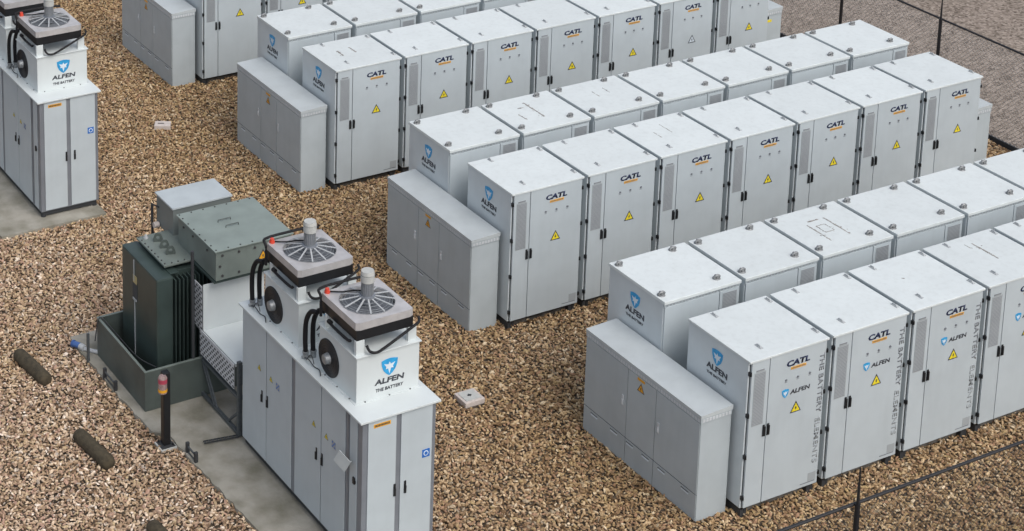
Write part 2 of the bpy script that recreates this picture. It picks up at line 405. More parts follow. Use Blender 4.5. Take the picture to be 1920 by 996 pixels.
for k in range(5):
    ico = ng.nodes.new('GeometryNodeMeshIcoSphere'); ico.inputs['Radius'].default_value = 1; ico.inputs['Subdivisions'].default_value = 2
    sp = ng.nodes.new('GeometryNodeSetPosition'); nn = ng.nodes.new('ShaderNodeTexNoise'); nn.noise_dimensions = '4D'
    nn.inputs['W'].default_value = k*7.3; nn.inputs['Scale'].default_value = .9; nn.inputs['Detail'].default_value = 1
    sub = ng.nodes.new('ShaderNodeVectorMath'); sub.operation = 'SUBTRACT'; sub.inputs[1].default_value = (.5, .5, .5)
    sca = ng.nodes.new('ShaderNodeVectorMath'); sca.operation = 'SCALE'; sca.inputs['Scale'].default_value = 1.9
    ng.links.new(nn.outputs['Color'], sub.inputs[0]); ng.links.new(sub.outputs[0], sca.inputs[0])
    ng.links.new(ico.outputs['Mesh'], sp.inputs['Geometry']); ng.links.new(sca.outputs[0], sp.inputs['Offset'])
    sm = ng.nodes.new('GeometryNodeSetMaterial'); sm.inputs['Material'].default_value = gm
    ng.links.new(sp.outputs[0], sm.inputs[0]); ng.links.new(sm.outputs[0], join.inputs[0])
ng.links.new(join.outputs[0], iop.inputs['Instance'])
for nm, sock in (('rot', 'Rotation'), ('scl', 'Scale')):
    na = ng.nodes.new('GeometryNodeInputNamedAttribute'); na.data_type = 'FLOAT_VECTOR'; na.inputs['Name'].default_value = nm
    ng.links.new(na.outputs[0], iop.inputs[sock])
ng.links.new(gi.outputs[0], iop.inputs['Points']); ng.links.new(iop.outputs[0], go.inputs[0])
md = grav.modifiers.new('scatter', 'NODES'); md.node_group = ng

# ------------------------------------------------------------------ battery cabinets
W, D, P, G = 1.30, 1.178, 1.3947, 0.4635
Z0, Z1 = 0.14, 2.252
ROWY = {'A': 10.238, 'B': 5.16, 'C': 0.0, 'D': -5.178}
ROWX = {'A': -.056, 'B': -.030, 'C': 0.0, 'D': .003}

def cab_base(t):
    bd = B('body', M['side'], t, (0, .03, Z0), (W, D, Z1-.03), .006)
    fuse(bd, B('gap_shade_sheet', M['gap'], None, (.02, .0265, Z0+.015), (W-.015, .0292, Z1-.04)))  # dark sheet behind the doors paints the shade in their gaps
    B('plinth', M['foundation'], t, (.10, .10, .0), (W-.12, D-.10, Z0-.03), .01)
    mb = MB().box((.01, .035, Z0-.028), (W-.01, D-.035, Z0-.001))
    mb.build('base_frame', M['black'], t)
    for fx in (.015, W-.16):
        MB().box((fx, .03, .0), (fx+.06, D-.03, Z0-.03)).box((fx+.085, .05, .0), (fx+.125, D-.05, Z0-.03)).build('foot', M['dark'], t)
def front_cab(label, group, strip=False):
    t = empty('battery_cabinet', (0, 0, 0), label, 'battery cabinet', group)
    cab_base(t)
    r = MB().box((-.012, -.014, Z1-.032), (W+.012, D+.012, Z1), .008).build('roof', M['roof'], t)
    # narrow door
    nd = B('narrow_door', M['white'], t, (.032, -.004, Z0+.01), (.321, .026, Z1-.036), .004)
    mb = MB()
    poly = [(.078, 1.31), (.262, 1.31), (.262, 2.07), (.235, 2.07), (.235, 2.105), (.105, 2.105), (.105, 2.07), (.078, 2.07)]
    mb.prism([(x_, z_) for x_, z_ in poly], (0, -.0045, 0), (1, 0, 0), (0, 0, 1), .004)
    v = mb.build('vent_panel', M['vent'], nd)
    mb = MB()
    zz = 1.325
    while zz < 2.06:
        mb.box((.088, -.0115, zz), (.252, -.0085, zz+.008)); zz += .0205
    mb.box((.108, -.0125, 2.088), (.232, -.0085, 2.103))
    fuse(v, mb.build('vent_slats', M['ventd'], nd))
    def handle(par, x_):
        h = MB().box((x_-.018, -.012, 1.12), (x_+.018, -.003, 1.285), .004).box((x_-.012, -.034, 1.135), (x_+.012, -.012, 1.27), .005)
        return h.build('door_handle', M['black'], par)
    handle(nd, .285)
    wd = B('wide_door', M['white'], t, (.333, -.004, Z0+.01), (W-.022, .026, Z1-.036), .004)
    handle(wd, .358)
    # dark seam line between doors is the shade sheet on the body; lettering
    text('lettering', wd, 'CATL', (.805, -.006, 2.052), FRONT, .085, .39, M['navy'], bold=.045, shear=.12)
    MB().box((.685, -.0085, 1.958), (.94, -.005, 1.994)).build('lettering_bar', M['orange'], wd)
    mb = MB()
    rr = random.Random(3)
    xx = .70
    while xx < .92:
        ww = rr.uniform(.006, .016); mb.box((xx, -.0105, 1.969), (xx+ww, -.009, 1.985)); xx += ww+.007
    mb.build('small_lettering', M['inkm'], wd)
    for x_ in (.615, .812, 1.015):
        mb = MB().cyl((x_, -.014, 1.828), (x_, -.003, 1.828), .016, n=14); mb.box((x_-.022, -.006, 1.792), (x_+.022, -.0045, 1.797))
        mb.build('indicator_lamp', M['inkm'], wd)
    tri_mesh('warning_triangle', wd, (.81, -.006, 1.375), FRONT, .185)
    B('rating_plate', M['vent'], wd, (1.115, -.0065, .21), (1.245, -.0045, .335))
    B('rating_line', M['inkm'], wd, (.985, -.0065, .196), (1.235, -.0045, .206))
    for z_ in (.30, .89, 1.48, 2.07):
        for x_ in (.012, W-.012):
            MB().box((x_-.016, -.012, z_-.028), (x_+.016, .03, z_+.028), .005).cyl((x_, -.014, z_-.022), (x_, -.014, z_+.022), .010, n=10).build('hinge', M['black'], t)
    for (x_, y_) in ((.35, 1.09), (1.255, 1.07), (.34, .23), (1.262, .2)):
        MB().box((x_-.022, y_-.060, Z1), (x_+.022, y_+.060, Z1+.010), .003).prism(
            [(-.045, 0), (.050, 0), (.036, .024), (-.022, .024)], (x_-.012, y_, Z1+.009), (0, 1, 0), (0, 0, 1), .012).build('lifting_lug', M['lugl'], t)
    if strip:
        a = text('vertical_lettering', wd, 'THE BATTERY', (1.215, -.006, 1.63), Euler((R(90), R(90), 0)), .082, .86, M['inkv'], bold=.02)
        text('vertical_lettering', wd, 'ELEMENTS', (1.205, -.006, .80), Euler((R(90), R(90), 0)), .082, .66, M['inkw'], bold=.015)
        emblem(wd, (.615, -.006, 1.635), FRONT, .115, .125)
        text('name_lettering', wd, 'ALFEN', (.865, -.006, 1.632), FRONT, .062, .335, M['ink'], bold=.03, shear=.1)
    return t
def rear_cab(label, group):
    t = empty('battery_cabinet', (0, 0, 0), label, 'battery cabinet', group)
    cab_base(t)
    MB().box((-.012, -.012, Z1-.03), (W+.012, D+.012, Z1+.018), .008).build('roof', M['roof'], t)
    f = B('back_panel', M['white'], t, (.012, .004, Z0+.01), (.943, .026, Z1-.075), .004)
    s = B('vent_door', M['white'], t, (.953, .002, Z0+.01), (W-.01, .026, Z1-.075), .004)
    v = B('vent_panel', M['vent'], s, (1.0, -.002, 1.35), (W-.055, .0015, Z1-.11))
    mb = MB(); zz = 1.37
    while zz < Z1-.12: mb.box((1.01, -.006, zz), (W-.065, -.0025, zz+.009)); zz += .021
    fuse(v, mb.build('vent_slats', M['ventd'], s))
    r = MB().box((.0, .008, Z1-.070), (W, .0262, Z1-.032), .002).build('rim_strip', M['grey'], t)
    mb = MB()
    xx = .04
    while xx < W-.05: mb.box((xx, .0045, Z1-.060), (xx+.030, .0075, Z1-.045)); xx += .055
    fuse(r, mb.build('rim_holes', M['inkl'], t))
    for (x_, y_) in ((.072, 1.08), (1.01, 1.08), (.068, .165), (1.03, .18)):
        mb = MB().cyl((x_, y_, Z1+.018), (x_, y_, Z1+.032), .058, .050, n=16)
        mb.tube([(x_-.040, y_-.01, Z1+.03), (x_-.044, y_-.012, Z1+.055), (x_, y_-.02, Z1+.078), (x_+.044, y_-.012, Z1+.055), (x_+.040, y_-.01, Z1+.03)], .015, n=7)
        mb.cyl((x_, y_-.028, Z1+.05), (x_, y_+.028, Z1+.05), .020, n=10)
        mb.build('lifting_eye', M['lug'], t, smooth=True)
    return t
def side_logo(body):
    emblem(body, (-.0035, .605, 1.985), LEFT, .21, .225)
    text('side_lettering', body, 'ALFEN', (-.0025, .6, 1.815), LEFT, .085, .40, M['ink'], bold=.035)
    text('side_lettering', body, 'THE BATTERY', (-.0025, .6, 1.712), LEFT, .038, .38, M['ink'], bold=.03)
def get_child(o, nm):
    return [c for c in CH.get(o.name, []) if c.name.split('.')[0] == nm][0]
ordn = ['first', 'second', 'third', 'fourth', 'fifth', 'sixth', 'seventh']
rowname = {'D': 'nearest row', 'C': 'second nearest row', 'B': 'third nearest row', 'A': 'farthest row'}
lookf = 'white battery cabinet with small lugs on its roof'
def lab(kind, r_, i, n):
    if kind == 'r': return f'louvred battery cabinet, {ordn[i]} from left in back line of the {rowname[r_]}'
    if r_ == 'D': return f'battery cabinet with vertical grey lettering, {ordn[i]} from left, front line of {rowname[r_]}'
    return f'white door-front battery cabinet, {ordn[i]} from left in front line of the {rowname[r_]}'
pf = front_cab('p', 'p'); pd = front_cab('p', 'p', True); pr = rear_cab('p', 'p')
index()
cabs = {}
used = {}
def put(proto, r_, kind, i):
    key = proto.name
    if key in used: o = dup(proto)
    else: used[key] = 1; o = proto
    y0 = ROWY[r_]+(D+G if kind == 'r' else 0); x0 = ROWX[r_]+P*i+(-.029 if kind == 'r' else 0)
    o.location = (x0, y0, 0); o['label'] = lab(kind, r_, i, 0)
    o['group'] = f'battery cabinets in the {"front" if kind=="f" else "back"} line of the {rowname[r_]}'
    cabs[(r_, kind, i)] = o
for r_, nf, nr in (('C', 7, 7), ('D', 6, 6), ('B', 7, 5), ('A', 3, 0)):
    for i in range(nf): put(pd if r_ == 'D' else pf, r_, 'f', i)
    for i in range(nr): put(pr, r_, 'r', i)
index()
for key in (('A', 'f', 0), ('B', 'f', 0), ('C', 'f', 0), ('D', 'f', 0), ('B', 'r', 0), ('C', 'r', 0), ('D', 'r', 0)):
    side_logo(get_child(cabs[key], 'body'))
# white (faded) triangle on one cabinet of the third row
o = get_child(cabs[('B', 'f', 5)], 'wide_door'); tr = get_child(o, 'warning_triangle'); tr.data = tr.data.copy(); tr.data.materials[1] = M['emw']
tr['label'] = 'white warning triangle with dark outline'
cabs[('B', 'f', 5)]['label'] = 'battery cabinet with a colourless white warning triangle, front line of the third nearest row'
# dirt and tape marks left on some roofs
def mark(key, segs, zoff=0.0):
    rf = get_child(cabs[key], 'roof'); mb = MB()
    top = Z1+(.018 if key[1] == 'r' else 0)
    rr = random.Random(len(segs)*7+key[2])
    for (xa, ya, xb, yb, wd) in segs:
        if wd > .013: mb.bar((xa, ya, top+.0012), (xb+rr.uniform(-.01, .01), yb, top+.0012), wd*.7, .0016)
        n = max(3, int(math.hypot(xb-xa, yb-ya)/.035))
        for k in range(n):
            if rr.random() < .12: continue
            f0 = k/n; f1 = min(1, (k+rr.uniform(.6, 1.3))/n); ww = wd*rr.uniform(.6, 1.7); ox = rr.uniform(-.3, .3)*wd
            mb.bar((xa+(xb-xa)*f0+ox, ya+(yb-ya)*f0, top+.0022+.0003*(k % 3)), (xa+(xb-xa)*f1+ox, ya+(yb-ya)*f1, top+.0022+.0003*(k % 3)), ww, .002)
        for k in range(n//2):      # loose specks beside the streak
            f = rr.random(); px = xa+(xb-xa)*f+rr.gauss(0, wd*1.6); py = ya+(yb-ya)*f+rr.gauss(0, wd*1.6); q = rr.uniform(.004, .012)
            mb.box((px-q, py-q*.6, top+.0008), (px+q, py+q*.6, top+.0018+.0004*(k % 2)), rot=(0, 0, rr.uniform(0, 3)))
    return mb.build('dirt_streak', M['dirt'], rf)
mark(('C', 'r', 1), [(.66, .95, .66, .36, .022), (.33, .62, .33, .38, .014), (.45, .80, .56, .80, .02)])
mark(('D', 'r', 2), [(.80, .85, .80, .32, .016), (.42, .78, .42, .28, .016), (.5, .85, .7, .85, .02), (.52, .70, .68, .70, .01), (.52, .50, .68, .50, .01), (.52, .50, .52, .70, .01), (.68, .50, .68, .70, .01)])
mark(('C', 'r', 2), [(.55, .80, .55, .6, .01), (.8, .85, .8, .65, .008)])
mark(('C', 'f', 2), [(.45, .75, .45, .55, .010), (.72, .95, .72, .62, .006)])
mark(('B', 'f', 0), [(.45, .75, .45, .52, .024), (.72, .80, .72, .56, .024)])
mark(('D', 'f', 3), [(.72, .98, .72, .50, .018), (.60, 1.0, .60, .86, .008)])
mark(('D', 'f', 2), [(.5, .7, .53, .68, .015)])
cabs[('C', 'r', 1)]['label'] = 'battery cabinet with one long dirt mark on its roof, back line of second nearest row'
cabs[('D', 'r', 2)]['label'] = 'battery cabinet with square dirt marks on its roof, back line of the nearest row'
cabs[('B', 'f', 0)]['label'] = 'battery cabinet with shield emblem and two short roof marks, front line of third nearest row'

# ------------------------------------------------------------------ low junction cabinets
def low_cab(mirror=False):
    t = empty('junction_cabinet', (0, 0, 0), 'p', 'cabinet', 'low grey cabinets at the row ends')
    x0, x1, y0, y1, zt = -.575, -.068, .198, 2.579, 1.535
    bd = B('body', M['grey'], t, (x0+.014, y0+.012, 0.0), (x1, y1-.012, 1.49), .005)
    if not mirror: fuse(bd, B('gap_shade_sheet', M['gap'], None, (x0+.009, y0+.02, .03), (x0+.0135, y1-.02, 1.42)))  # seam shade of the three doors, put in as a dark sheet
    mb = MB().box((x0-.004, y0-.004, 1.492), (x1+.01, y1+.004, 1.512), .003)
    q = [(x0-.004, 1.512), (x1+.01, 1.512), (x1+.01, 1.556), (x0-.004, 1.535)]
    mb.prism([(a, b_) for a, b_ in q], (0, y1+.004, 0), (1, 0, 0), (0, 0, 1), (y1-y0+.008))
    mb.build('roof', M['greyroof'], t)
    # perforated rim
    mb = MB().box((x0+.001, y0+.001, 1.425), (x1-.002, y1-.001, 1.491))
    rim = mb.build('rim_strip', M['grey'], t)
    mb = MB(); yy = y0+.03
    while yy < y1-.04: mb.box((x0-.003, yy, 1.436), (x0, yy+.034, 1.478)); yy += .052
    xx = x0+.03
    while xx < x1-.04: mb.box((xx, y0-.003, 1.436), (xx+.034, y0, 1.478)); xx += .052
    fuse(rim, mb.build('rim_holes', M['inkl'], rim)); rim.data.materials[1] = M['rimhole']
    if not mirror:
        for k, (a, b_, hy) in enumerate(((y0+.016, 1.069, 1.0), (1.079, 1.654, None), (1.664, y1-.016, 1.74))):
            dr = B('door', M['grey'], t, (x0, a, .400), (x0+.008, b_, 1.418), .002)
            if hy:
                MB().box((x0-.010, hy-.018, .84), (x0-.001, hy+.018, .99), .003).box((x0-.022, hy-.008, .86), (x0-.01, hy+.008, .93), .002).build('door_handle', M['rimhole'], dr)
            pn = B('lower_panel', M['grey'], t, (x0+.002, a, .02), (x0+.008, b_, .386), .002)
            for sy in ((2.33, 1.9), (1.56, 1.23), (.90, .43))[2-k]:
                MB().box((x0-.003, sy-.07, .318), (x0+.002, sy+.07, .345), .001).build('vent_slot', M['emw'], pn)
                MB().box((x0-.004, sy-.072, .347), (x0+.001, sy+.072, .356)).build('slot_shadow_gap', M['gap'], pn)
            if k == 1:
                tri_mesh('warning_triangle', dr, (x0-.0015, 1.383, 1.262), LEFT, .15, 'orange')
                B('warning_label', M['orange'], dr, (x0-.003, 1.31, 1.372), (x0-.001, 1.46, 1.408))
    else:
        for z_ in (.45, 1.15):
            MB().box((x0+.02, y0-.012, z_-.05), (x0+.06, y0+.013, z_+.05), .005).build('hinge', M['black'], t)
        B('warning_label', M['yellow'], t, (x0+.12, y0+.009, 1.28), (x0+.26, y0+.0115, 1.33))
    return t
pl = low_cab(); pe = low_cab(True); index()
first = True
for r_, ll in (('C', 'low grey three-door junction cabinet at the left end of the second nearest row'),
               ('D', 'low grey three-door junction cabinet at the left end of the nearest row'),
               ('B', 'low grey three-door junction cabinet at the left end of the third nearest row'),
               ('A', 'low grey three-door junction cabinet at the left end of the farthest row')):
    o = pl if first else dup(pl); first = False
    o.location = (ROWX[r_], ROWY[r_], 0); o['label'] = ll
first = True
for r_, ll in (('C', 'low grey cabinet half hidden at the right end of the second nearest row'),
               ('B', 'low grey cabinet with a yellow label at the right end of the third nearest row')):
    o = pe if first else dup(pe); first = False
    o.location = (ROWX[r_]+10.255, ROWY[r_]-.01, 0); o['label'] = ll
bpy.data.objects.remove(get_child(pe, 'warning_label'))      # only the farther one carries the yellow label

# ------------------------------------------------------------------ power cabinets on the left
def power_cab():
    t = empty('power_cabinet', (0, 0, 0), 'p', 'power cabinet', 'tall power cabinets with cooling units')
    x0, x1, y0, y1, zb, zt = -4.98, -3.93, -3.98, -.855, .17, 2.145
    B('frame', M['frame'], t, (x0, y0, zb), (x1, y1, zt), .006)
    mb = MB().box((x0+.03, y0+.04, .085), (x1-.03, y1-.03, zb-.002))
    mb.build('plinth', M['dark'], t)
    for (fx, fy) in ((x0+.06, y0+.07), (x1-.06, y0+.07)):
        MB().cyl((fx, fy, .03), (fx, fy, .085), .045, n=12).build('foot', M['dark'], t)
    MB().box((x0-.05, -2.413, zt), (x1+.05, y1+.04, 2.172), .004).box((x0-.05, y0-.04, zt), (x1+.05, -2.418, 2.172), .004).build('roof', M['lightbox'], t)
    def hnd(par, x_, y_, front):
        z_ = 1.1
        if front: mb = MB().box((x_-.016, y0-.02, z_-.085), (x_+.016, y0-.006, z_+.085), .006).box((x_-.011, y0-.036, z_-.075), (x_+.011, y0-.02, z_+.03), .005)
        else: mb = MB().box((x0-.02, y_-.016, z_-.085), (x0-.006, y_+.016, z_+.085), .006).box((x0-.036, y_-.011, z_-.075), (x0-.02, y_+.011, z_+.03), .005)
        mb.build('door_handle', M['black'], par)
    # side doors (facing -x)
    for a, b_, hy, ty, sy in ((-1.535, -.875, -1.435, -1.357, None), (-2.225, -1.555, -1.585, -1.68, -1.865),
                              (-2.99, -2.325, -2.895, -2.82, None), (-3.59, -3.01, -3.04, -3.138, -3.32)):
        dr = B('door', M['white'], t, (x0-.012, a, zb+.02), (x0-.001, b_, zt-.02), .004)
        hnd(dr, 0, hy, False)
        tri_mesh('warning_triangle', dr, (x0-.0135, ty, 1.475), LEFT, .095)
        if sy: 
            B('notice_label', M['inkl'], dr, (x0-.0145, sy-.05, 1.42), (x0-.0125, sy+.05, 1.52))
            mb = MB()
            for q in range(3):
                for s in range(3):
                    if (q+s) % 2 == 0: mb.box((x0-.016, sy-.04+q*.029, 1.43+s*.029), (x0-.0148, sy-.018+q*.029, 1.452+s*.029))
            mb.build('notice_mark', M['bluesign'], dr)
    np_ = B('narrow_panel', M['white'], t, (x0-.010, -3.87, zb+.02), (x0-.001, -3.70, zt-.02), .003)
    MB().box((x0-.03, -3.845, 1.23), (x0-.009, -3.80, 1.32), .006).box((x0-.022, -3.86, 1.25), (x0-.012, -3.785, 1.285), .004).build('lock', M['black'], np_)
    for yy in (-3.64, -3.668):
        B('profile_strip', M['frame'], t, (x0-.008, yy-.010, zb+.01), (x0-.001, yy+.010, zt-.01), .002)
    # front doors (facing -y)
    for k, (a, b_, hx) in enumerate(((x0+.075, x0+.475, -4.517), (x0+.545, x1-.055, -4.365))):
        dr = B('door', M['white'], t, (a, y0-.012, zb+.02), (b_, y0-.001, zt-.02), .004)
        hnd(dr, hx, 0, True)
        if k == 0:
            lb = B('warning_label', M['orange'], dr, (-4.83, y0-.0145, 2.035), (-4.59, y0-.0125, 2.085))
            mb = MB(); xx = -4.815; rr = random.Random(8)
            while xx < -4.61:
                ww = rr.uniform(.008, .016); mb.box((xx, y0-.0165, 2.047), (xx+ww, y0-.0148, 2.074)); xx += ww+.006
            mb.build('small_lettering', M['ink'], dr)
        else:
            B('notice_label', M['bluesign'], dr, (-4.125, y0-.0145, 1.425), (-4.015, y0-.0125, 1.535))
            MB().cyl((-4.07, y0-.0165, 1.48), (-4.07, y0-.0148, 1.48), .036, n=20).build('notice_mark', M['emw'], dr)
            MB().cyl((-4.07, y0-.0185, 1.48), (-4.07, y0-.0168, 1.48), .024, n=20).build('notice_mark', M['bluesign'], dr)
    return t, x0
pc, px0 = power_cab(); index()
pc['label'] = 'tall white and grey power cabinet in the foreground beside the green transformer'
pc2 = dup(pc); pc2.location = (0, 10.42, 0); pc2['label'] = 'tall white and grey power cabinet at the upper left corner of the yard'
# tilted document holder only on the near cabinet
mb = MB().box((-5.10, -3.80, 1.40), (-5.092, -3.60, 1.60), .002, rot=(R(28), 0, R(22))).bar((-4.99, -3.76, 1.5), (-5.09, -3.72, 1.49), .012)
mb.build('document_flap', M['inkl'], pc).data.materials[0] = M['greyroof']

def cooling_unit():
    t = empty('cooling_unit', (-4.415, -3.17, 2.172), 'p', 'cooling unit', 'cooling units on the power cabinets')
    ox, oy, oz = 4.415, 3.17, -2.172
    inv = Matrix.Translation((ox, oy, oz))
    def fin(o): o.data.transform(inv); return o
    x0, x1, y0, y1, zb, zt = -4.867, -3.965, -3.63, -2.72, 2.172, 2.80
    h = fin(MB().box((x0, y0, zb), (x1, y1, zt-.012), .006).box((x0-.02, y0-.02, zt-.012), (x1+.02, y1+.02, zt+.006), .003)
            .box((x0-.03, y0-.03, zb), (x1+.03, y1+.02, zb+.006)).build('housing', M['lightbox'], t))
    em = emblem(h, (-4.397+ox, y0-.0025+oy, 2.56+oz), FRONT, .235, .235)
    text('lettering', h, 'ALFEN', (-4.395+ox, y0-.0015+oy, 2.385+oz), FRONT, .075, .43, M['ink'], bold=.035, shear=.1)
    text('lettering', h, 'THE BATTERY', (-4.39+ox, y0-.0015+oy, 2.275+oz), FRONT, .045, .40, M['ink'], bold=.03, shear=.1)
    mb = MB()
    for xx in (-4.75, -4.4, -4.1): mb.cyl((xx, y0-.02, zb+.006), (xx, y0-.02, zb+.014), .010, n=6)
    for yy in (-3.5, -3.2, -2.9): mb.cyl((x0-.02, yy, zb+.006), (x0-.02, yy, zb+.014), .010, n=6)
    fin(mb.build('bolt', M['bolt'], t))
    text('side_lettering', h, 'cooling', (x0-.0015+ox, -3.37+oy, 2.47+oz), LEFT, .03, .22, M['inkl']) if False else None
    # side fan
    fan = fin(MB().cyl((x0-.012, -2.966, 2.447), (x0+.002, -2.966, 2.447), .245, n=48).build('side_fan', M['black'], t, smooth=True))
    mb = MB()
    for r_ in (.10, .135, .17, .205, .238):
        pts_ = [(x0-.016, -2.966+r_*math.cos(a*math.pi/18), 2.447+r_*math.sin(a*math.pi/18)) for a in range(37)]
        mb.tube(pts_, .0035, n=4, smooth=0)
    fin(mb.build('fan_guard', M['dark'], fan))
    fin(MB().cyl((x0-.075, -2.966, 2.447), (x0-.014, -2.966, 2.447), .062, .075, n=24).cyl((x0-.082, -2.966, 2.447), (x0-.075, -2.966, 2.447), .05, n=24).build('fan_hub', M['galv'], fan, smooth=True))
    # posts
    for (xx, yy) in ((x0+.005, y0+.03), (x1-.15, y0+.03), (x0+.005, y1-.16), (x1-.15, y1-.16)):
        fin(MB().box((xx, yy, zt+.004), (xx+.12, yy+.05, 2.998), .004).build('post', M['lightbox'], t))
    # radiator: black core under a steel tray
    X0, X1, Y0, Y1 = -4.86, -4.04, -3.60, -2.73
    fin(MB().box((X0+.005, Y0+.005, 3.00), (X1-.005, Y1-.005, 3.135), .004).build('radiator_core', M['black'], t))
    cx_, cy_ = (X0+X1)/2, (Y0+Y1)/2; rr_ = .345
    mb = MB()
    # tray top with a round opening
    n = 64; inner = [mb.bm.verts.new((cx_+rr_*math.cos(2*math.pi*k/n), cy_+rr_*math.sin(2*math.pi*k/n), 3.236)) for k in range(n)]
    outer = []
    for k in range(n):
        a = 2*math.pi*k/n; c_, s_ = math.cos(a), math.sin(a); f_ = min((X1-X0)/2/max(abs(c_), 1e-6), (Y1-Y0)/2/max(abs(s_), 1e-6))
        outer.append(mb.bm.verts.new((cx_+c_*f_, cy_+s_*f_, 3.236)))
    low = [mb.bm.verts.new((v.co.x, v.co.y, 3.137)) for v in outer]; lin = [mb.bm.verts.new((v.co.x, v.co.y, 3.17)) for v in inner]
    for k in range(n):
        j = (k+1) % n
        mb.bm.faces.new((inner[k], outer[k], outer[j], inner[j])); mb.bm.faces.new((outer[k], low[k], low[j], outer[j])); mb.bm.faces.new((inner[j], lin[j], lin[k], inner[k]))
    mb.bm.faces.new(low[::-1])
    tray = fin(mb.build('steel_tray', M['steel'], t))
    fin(MB().cyl((cx_, cy_, 3.175), (cx_, cy_, 3.185), .335, n=48).build('fan_blades', M['fanblade'], t))
    mb = MB()
    for r_ in (.10, .16, .22, .28, .315, .348):
        z_ = 3.300-(r_-.07)*.19
        mb.tube([(cx_+r_*math.cos(a*math.pi/18), cy_+r_*math.sin(a*math.pi/18), z_-.003) for a in range(37)], .0028, n=4, smooth=0)
    tg = fin(mb.build('top_guard', M['inkl'], t)); tg.data.materials[0] = M['galv']
    mb = MB()
    for k in range(12):
        a = k*math.pi/6+.12; mb.bar((cx_+.07*math.cos(a), cy_+.07*math.sin(a), 3.304), (cx_+rr_*math.cos(a), cy_+rr_*math.sin(a), 3.250), .020, .008)
    fin(mb.build('guard_spokes', M['greyroof'], tg)).data.materials[0] = M['lugl']
    mo = fin(MB().cyl((cx_, cy_, 3.20), (cx_, cy_, 3.50), .072, n=24).cyl((cx_, cy_, 3.29), (cx_, cy_, 3.31), .10, n=24).build('fan_motor', M['frame'], t, smooth=True))
    mb = MB()
    for k in range(20):
        a = k*math.pi/10; mb.bar((cx_+.075*math.cos(a), cy_+.075*math.sin(a), 3.33), (cx_+.075*math.cos(a), cy_+.075*math.sin(a), 3.49), .006)
    fin(mb.build('cooling_fins', M['galv'], mo))
    fin(MB().cyl((cx_, cy_, 3.50), (cx_, cy_, 3.58), .088, n=28).cyl((cx_, cy_, 3.58), (cx_, cy_, 3.60), .075, n=28).cyl((cx_, cy_, 3.60), (cx_, cy_, 3.645), .088, .08, n=28).build('motor_cap', M['cream'], mo, smooth=True)).data.materials[0] = M['lidgrey']
    # alarm cap on bracket at the back left corner, cable along the tray
    fin(MB().cyl((-4.80, -2.78, 3.237), (-4.80, -2.78, 3.262), .036, n=20).cyl((-4.80, -2.78, 3.262), (-4.80, -2.78, 3.298), .030, .026, n=20).build('alarm_cap', M['red'], t, smooth=True))
    fin(MB().tube([(-4.90, -2.80, 2.95), (-4.89, -2.78, 3.2), (-4.86, -2.70, 3.27), (-4.5, -2.69, 3.28), (-4.2, -2.69, 3.27), (-4.06, -2.72, 3.26)], .019)
        .tube([(-4.78, -2.78, 3.25), (-4.65, -2.9, 3.27), (-4.53, -2.98, 3.30), (-4.48, -3.1, 3.34)], .010).build('cable', M['rubber'], t, smooth=True))
    # coolant pipes under the radiator
    fin(MB().tube([(-4.72, y0+.02, 2.92), (-4.70, y0-.03, 2.86), (-4.62, y0-.05, 2.835), (-4.5, y0-.04, 2.86), (-4.10, y0-.02, 3.02), (-3.99, y0-.01, 3.07), (-3.975, y0+.03, 3.12)], .018).build('coolant_pipe', M['rubber'], t, smooth=True))
    fin(MB().tube([(x0-.02, -3.02, 2.98), (x0-.03, -3.06, 2.96), (x0-.03, -3.45, 2.96), (x0-.01, -3.5, 2.98)], .019).cyl((x0-.03, -2.99, 2.98), (x0-.03, -3.05, 2.98), .03, n=12).build('coolant_pipe', M['rubber'], t, smooth=True))
    for hx, hy in ((-4.90, -2.43), (-4.80, -2.45)):
        hz = fin(MB().tube([(hx, hy, 2.20), (hx-.01, hy, 2.45), (hx-.01, hy-.02, 2.70), (hx, hy-.12, 2.88), (hx+.02, hy-.25, 2.93)], .032, n=10).build('hose', M['rubber'], t, smooth=True))
        fin(MB().cyl((hx, hy, 2.172), (hx, hy, 2.24), .038, n=14).cyl((hx-.06, hy-.01, 2.20), (hx, hy-.01, 2.20), .018, n=10).cyl((hx, hy, 2.25), (hx, hy, 2.27), .044, n=14).build('hose_fitting', M['galv'], hz, smooth=True))
    fin(MB().tube([(-4.93, -2.46, 2.2), (-4.95, -2.6, 2.25), (-4.93, -2.7, 2.2), (-4.9, -2.78, 2.19), (-4.95, -2.9, 2.185)], .007).tube([(-4.93, -2.5, 2.19), (-4.93, -2.62, 2.32), (-4.92, -2.68, 2.22)], .006).build('thin_cable', M['dark'], t, smooth=True))
    return t
cu = cooling_unit(); index()
cu['label'] = 'nearest cooling unit, blue shield emblem on its white housing, on the foreground power cabinet'
for (dy, ll) in ((1.45, 'cooling unit without visible emblem next to the green transformer box'),
                 (10.42, 'cooling unit with shield emblem on the power cabinet at the upper left'),
                 (11.87, 'partly visible cooling unit cut off by the upper left corner of the photo')):
    c = dup(cu); c.location = (cu.location.x, cu.location.y+dy, cu.location.z); c['label'] = ll
# the side doors text is illegible in the photo and left out

# ------------------------------------------------------------------ transformer
T = empty('transformer', (-5.1, 1.28, 0), 'dark green oil transformer with grey-green terminal box standing in its steel tray', 'transformer')
def TB(name, m, a, b_, bev=.008, parent=None):
    o = MB().box(a, b_, bev).build(name, m, parent or T); 
    if parent is None: o.data.transform(Matrix.Translation((5.1, -1.28, 0)))
    else: o.data.transform(Matrix.Translation((5.1, -1.28, 0)))
    return o
def tf(o): o.data.transform(Matrix.Translation((5.1, -1.28, 0))); return o
tk = TB('tank', M['green'], (-5.26, .86, .20), (-4.1, 1.78, 1.86), .01)
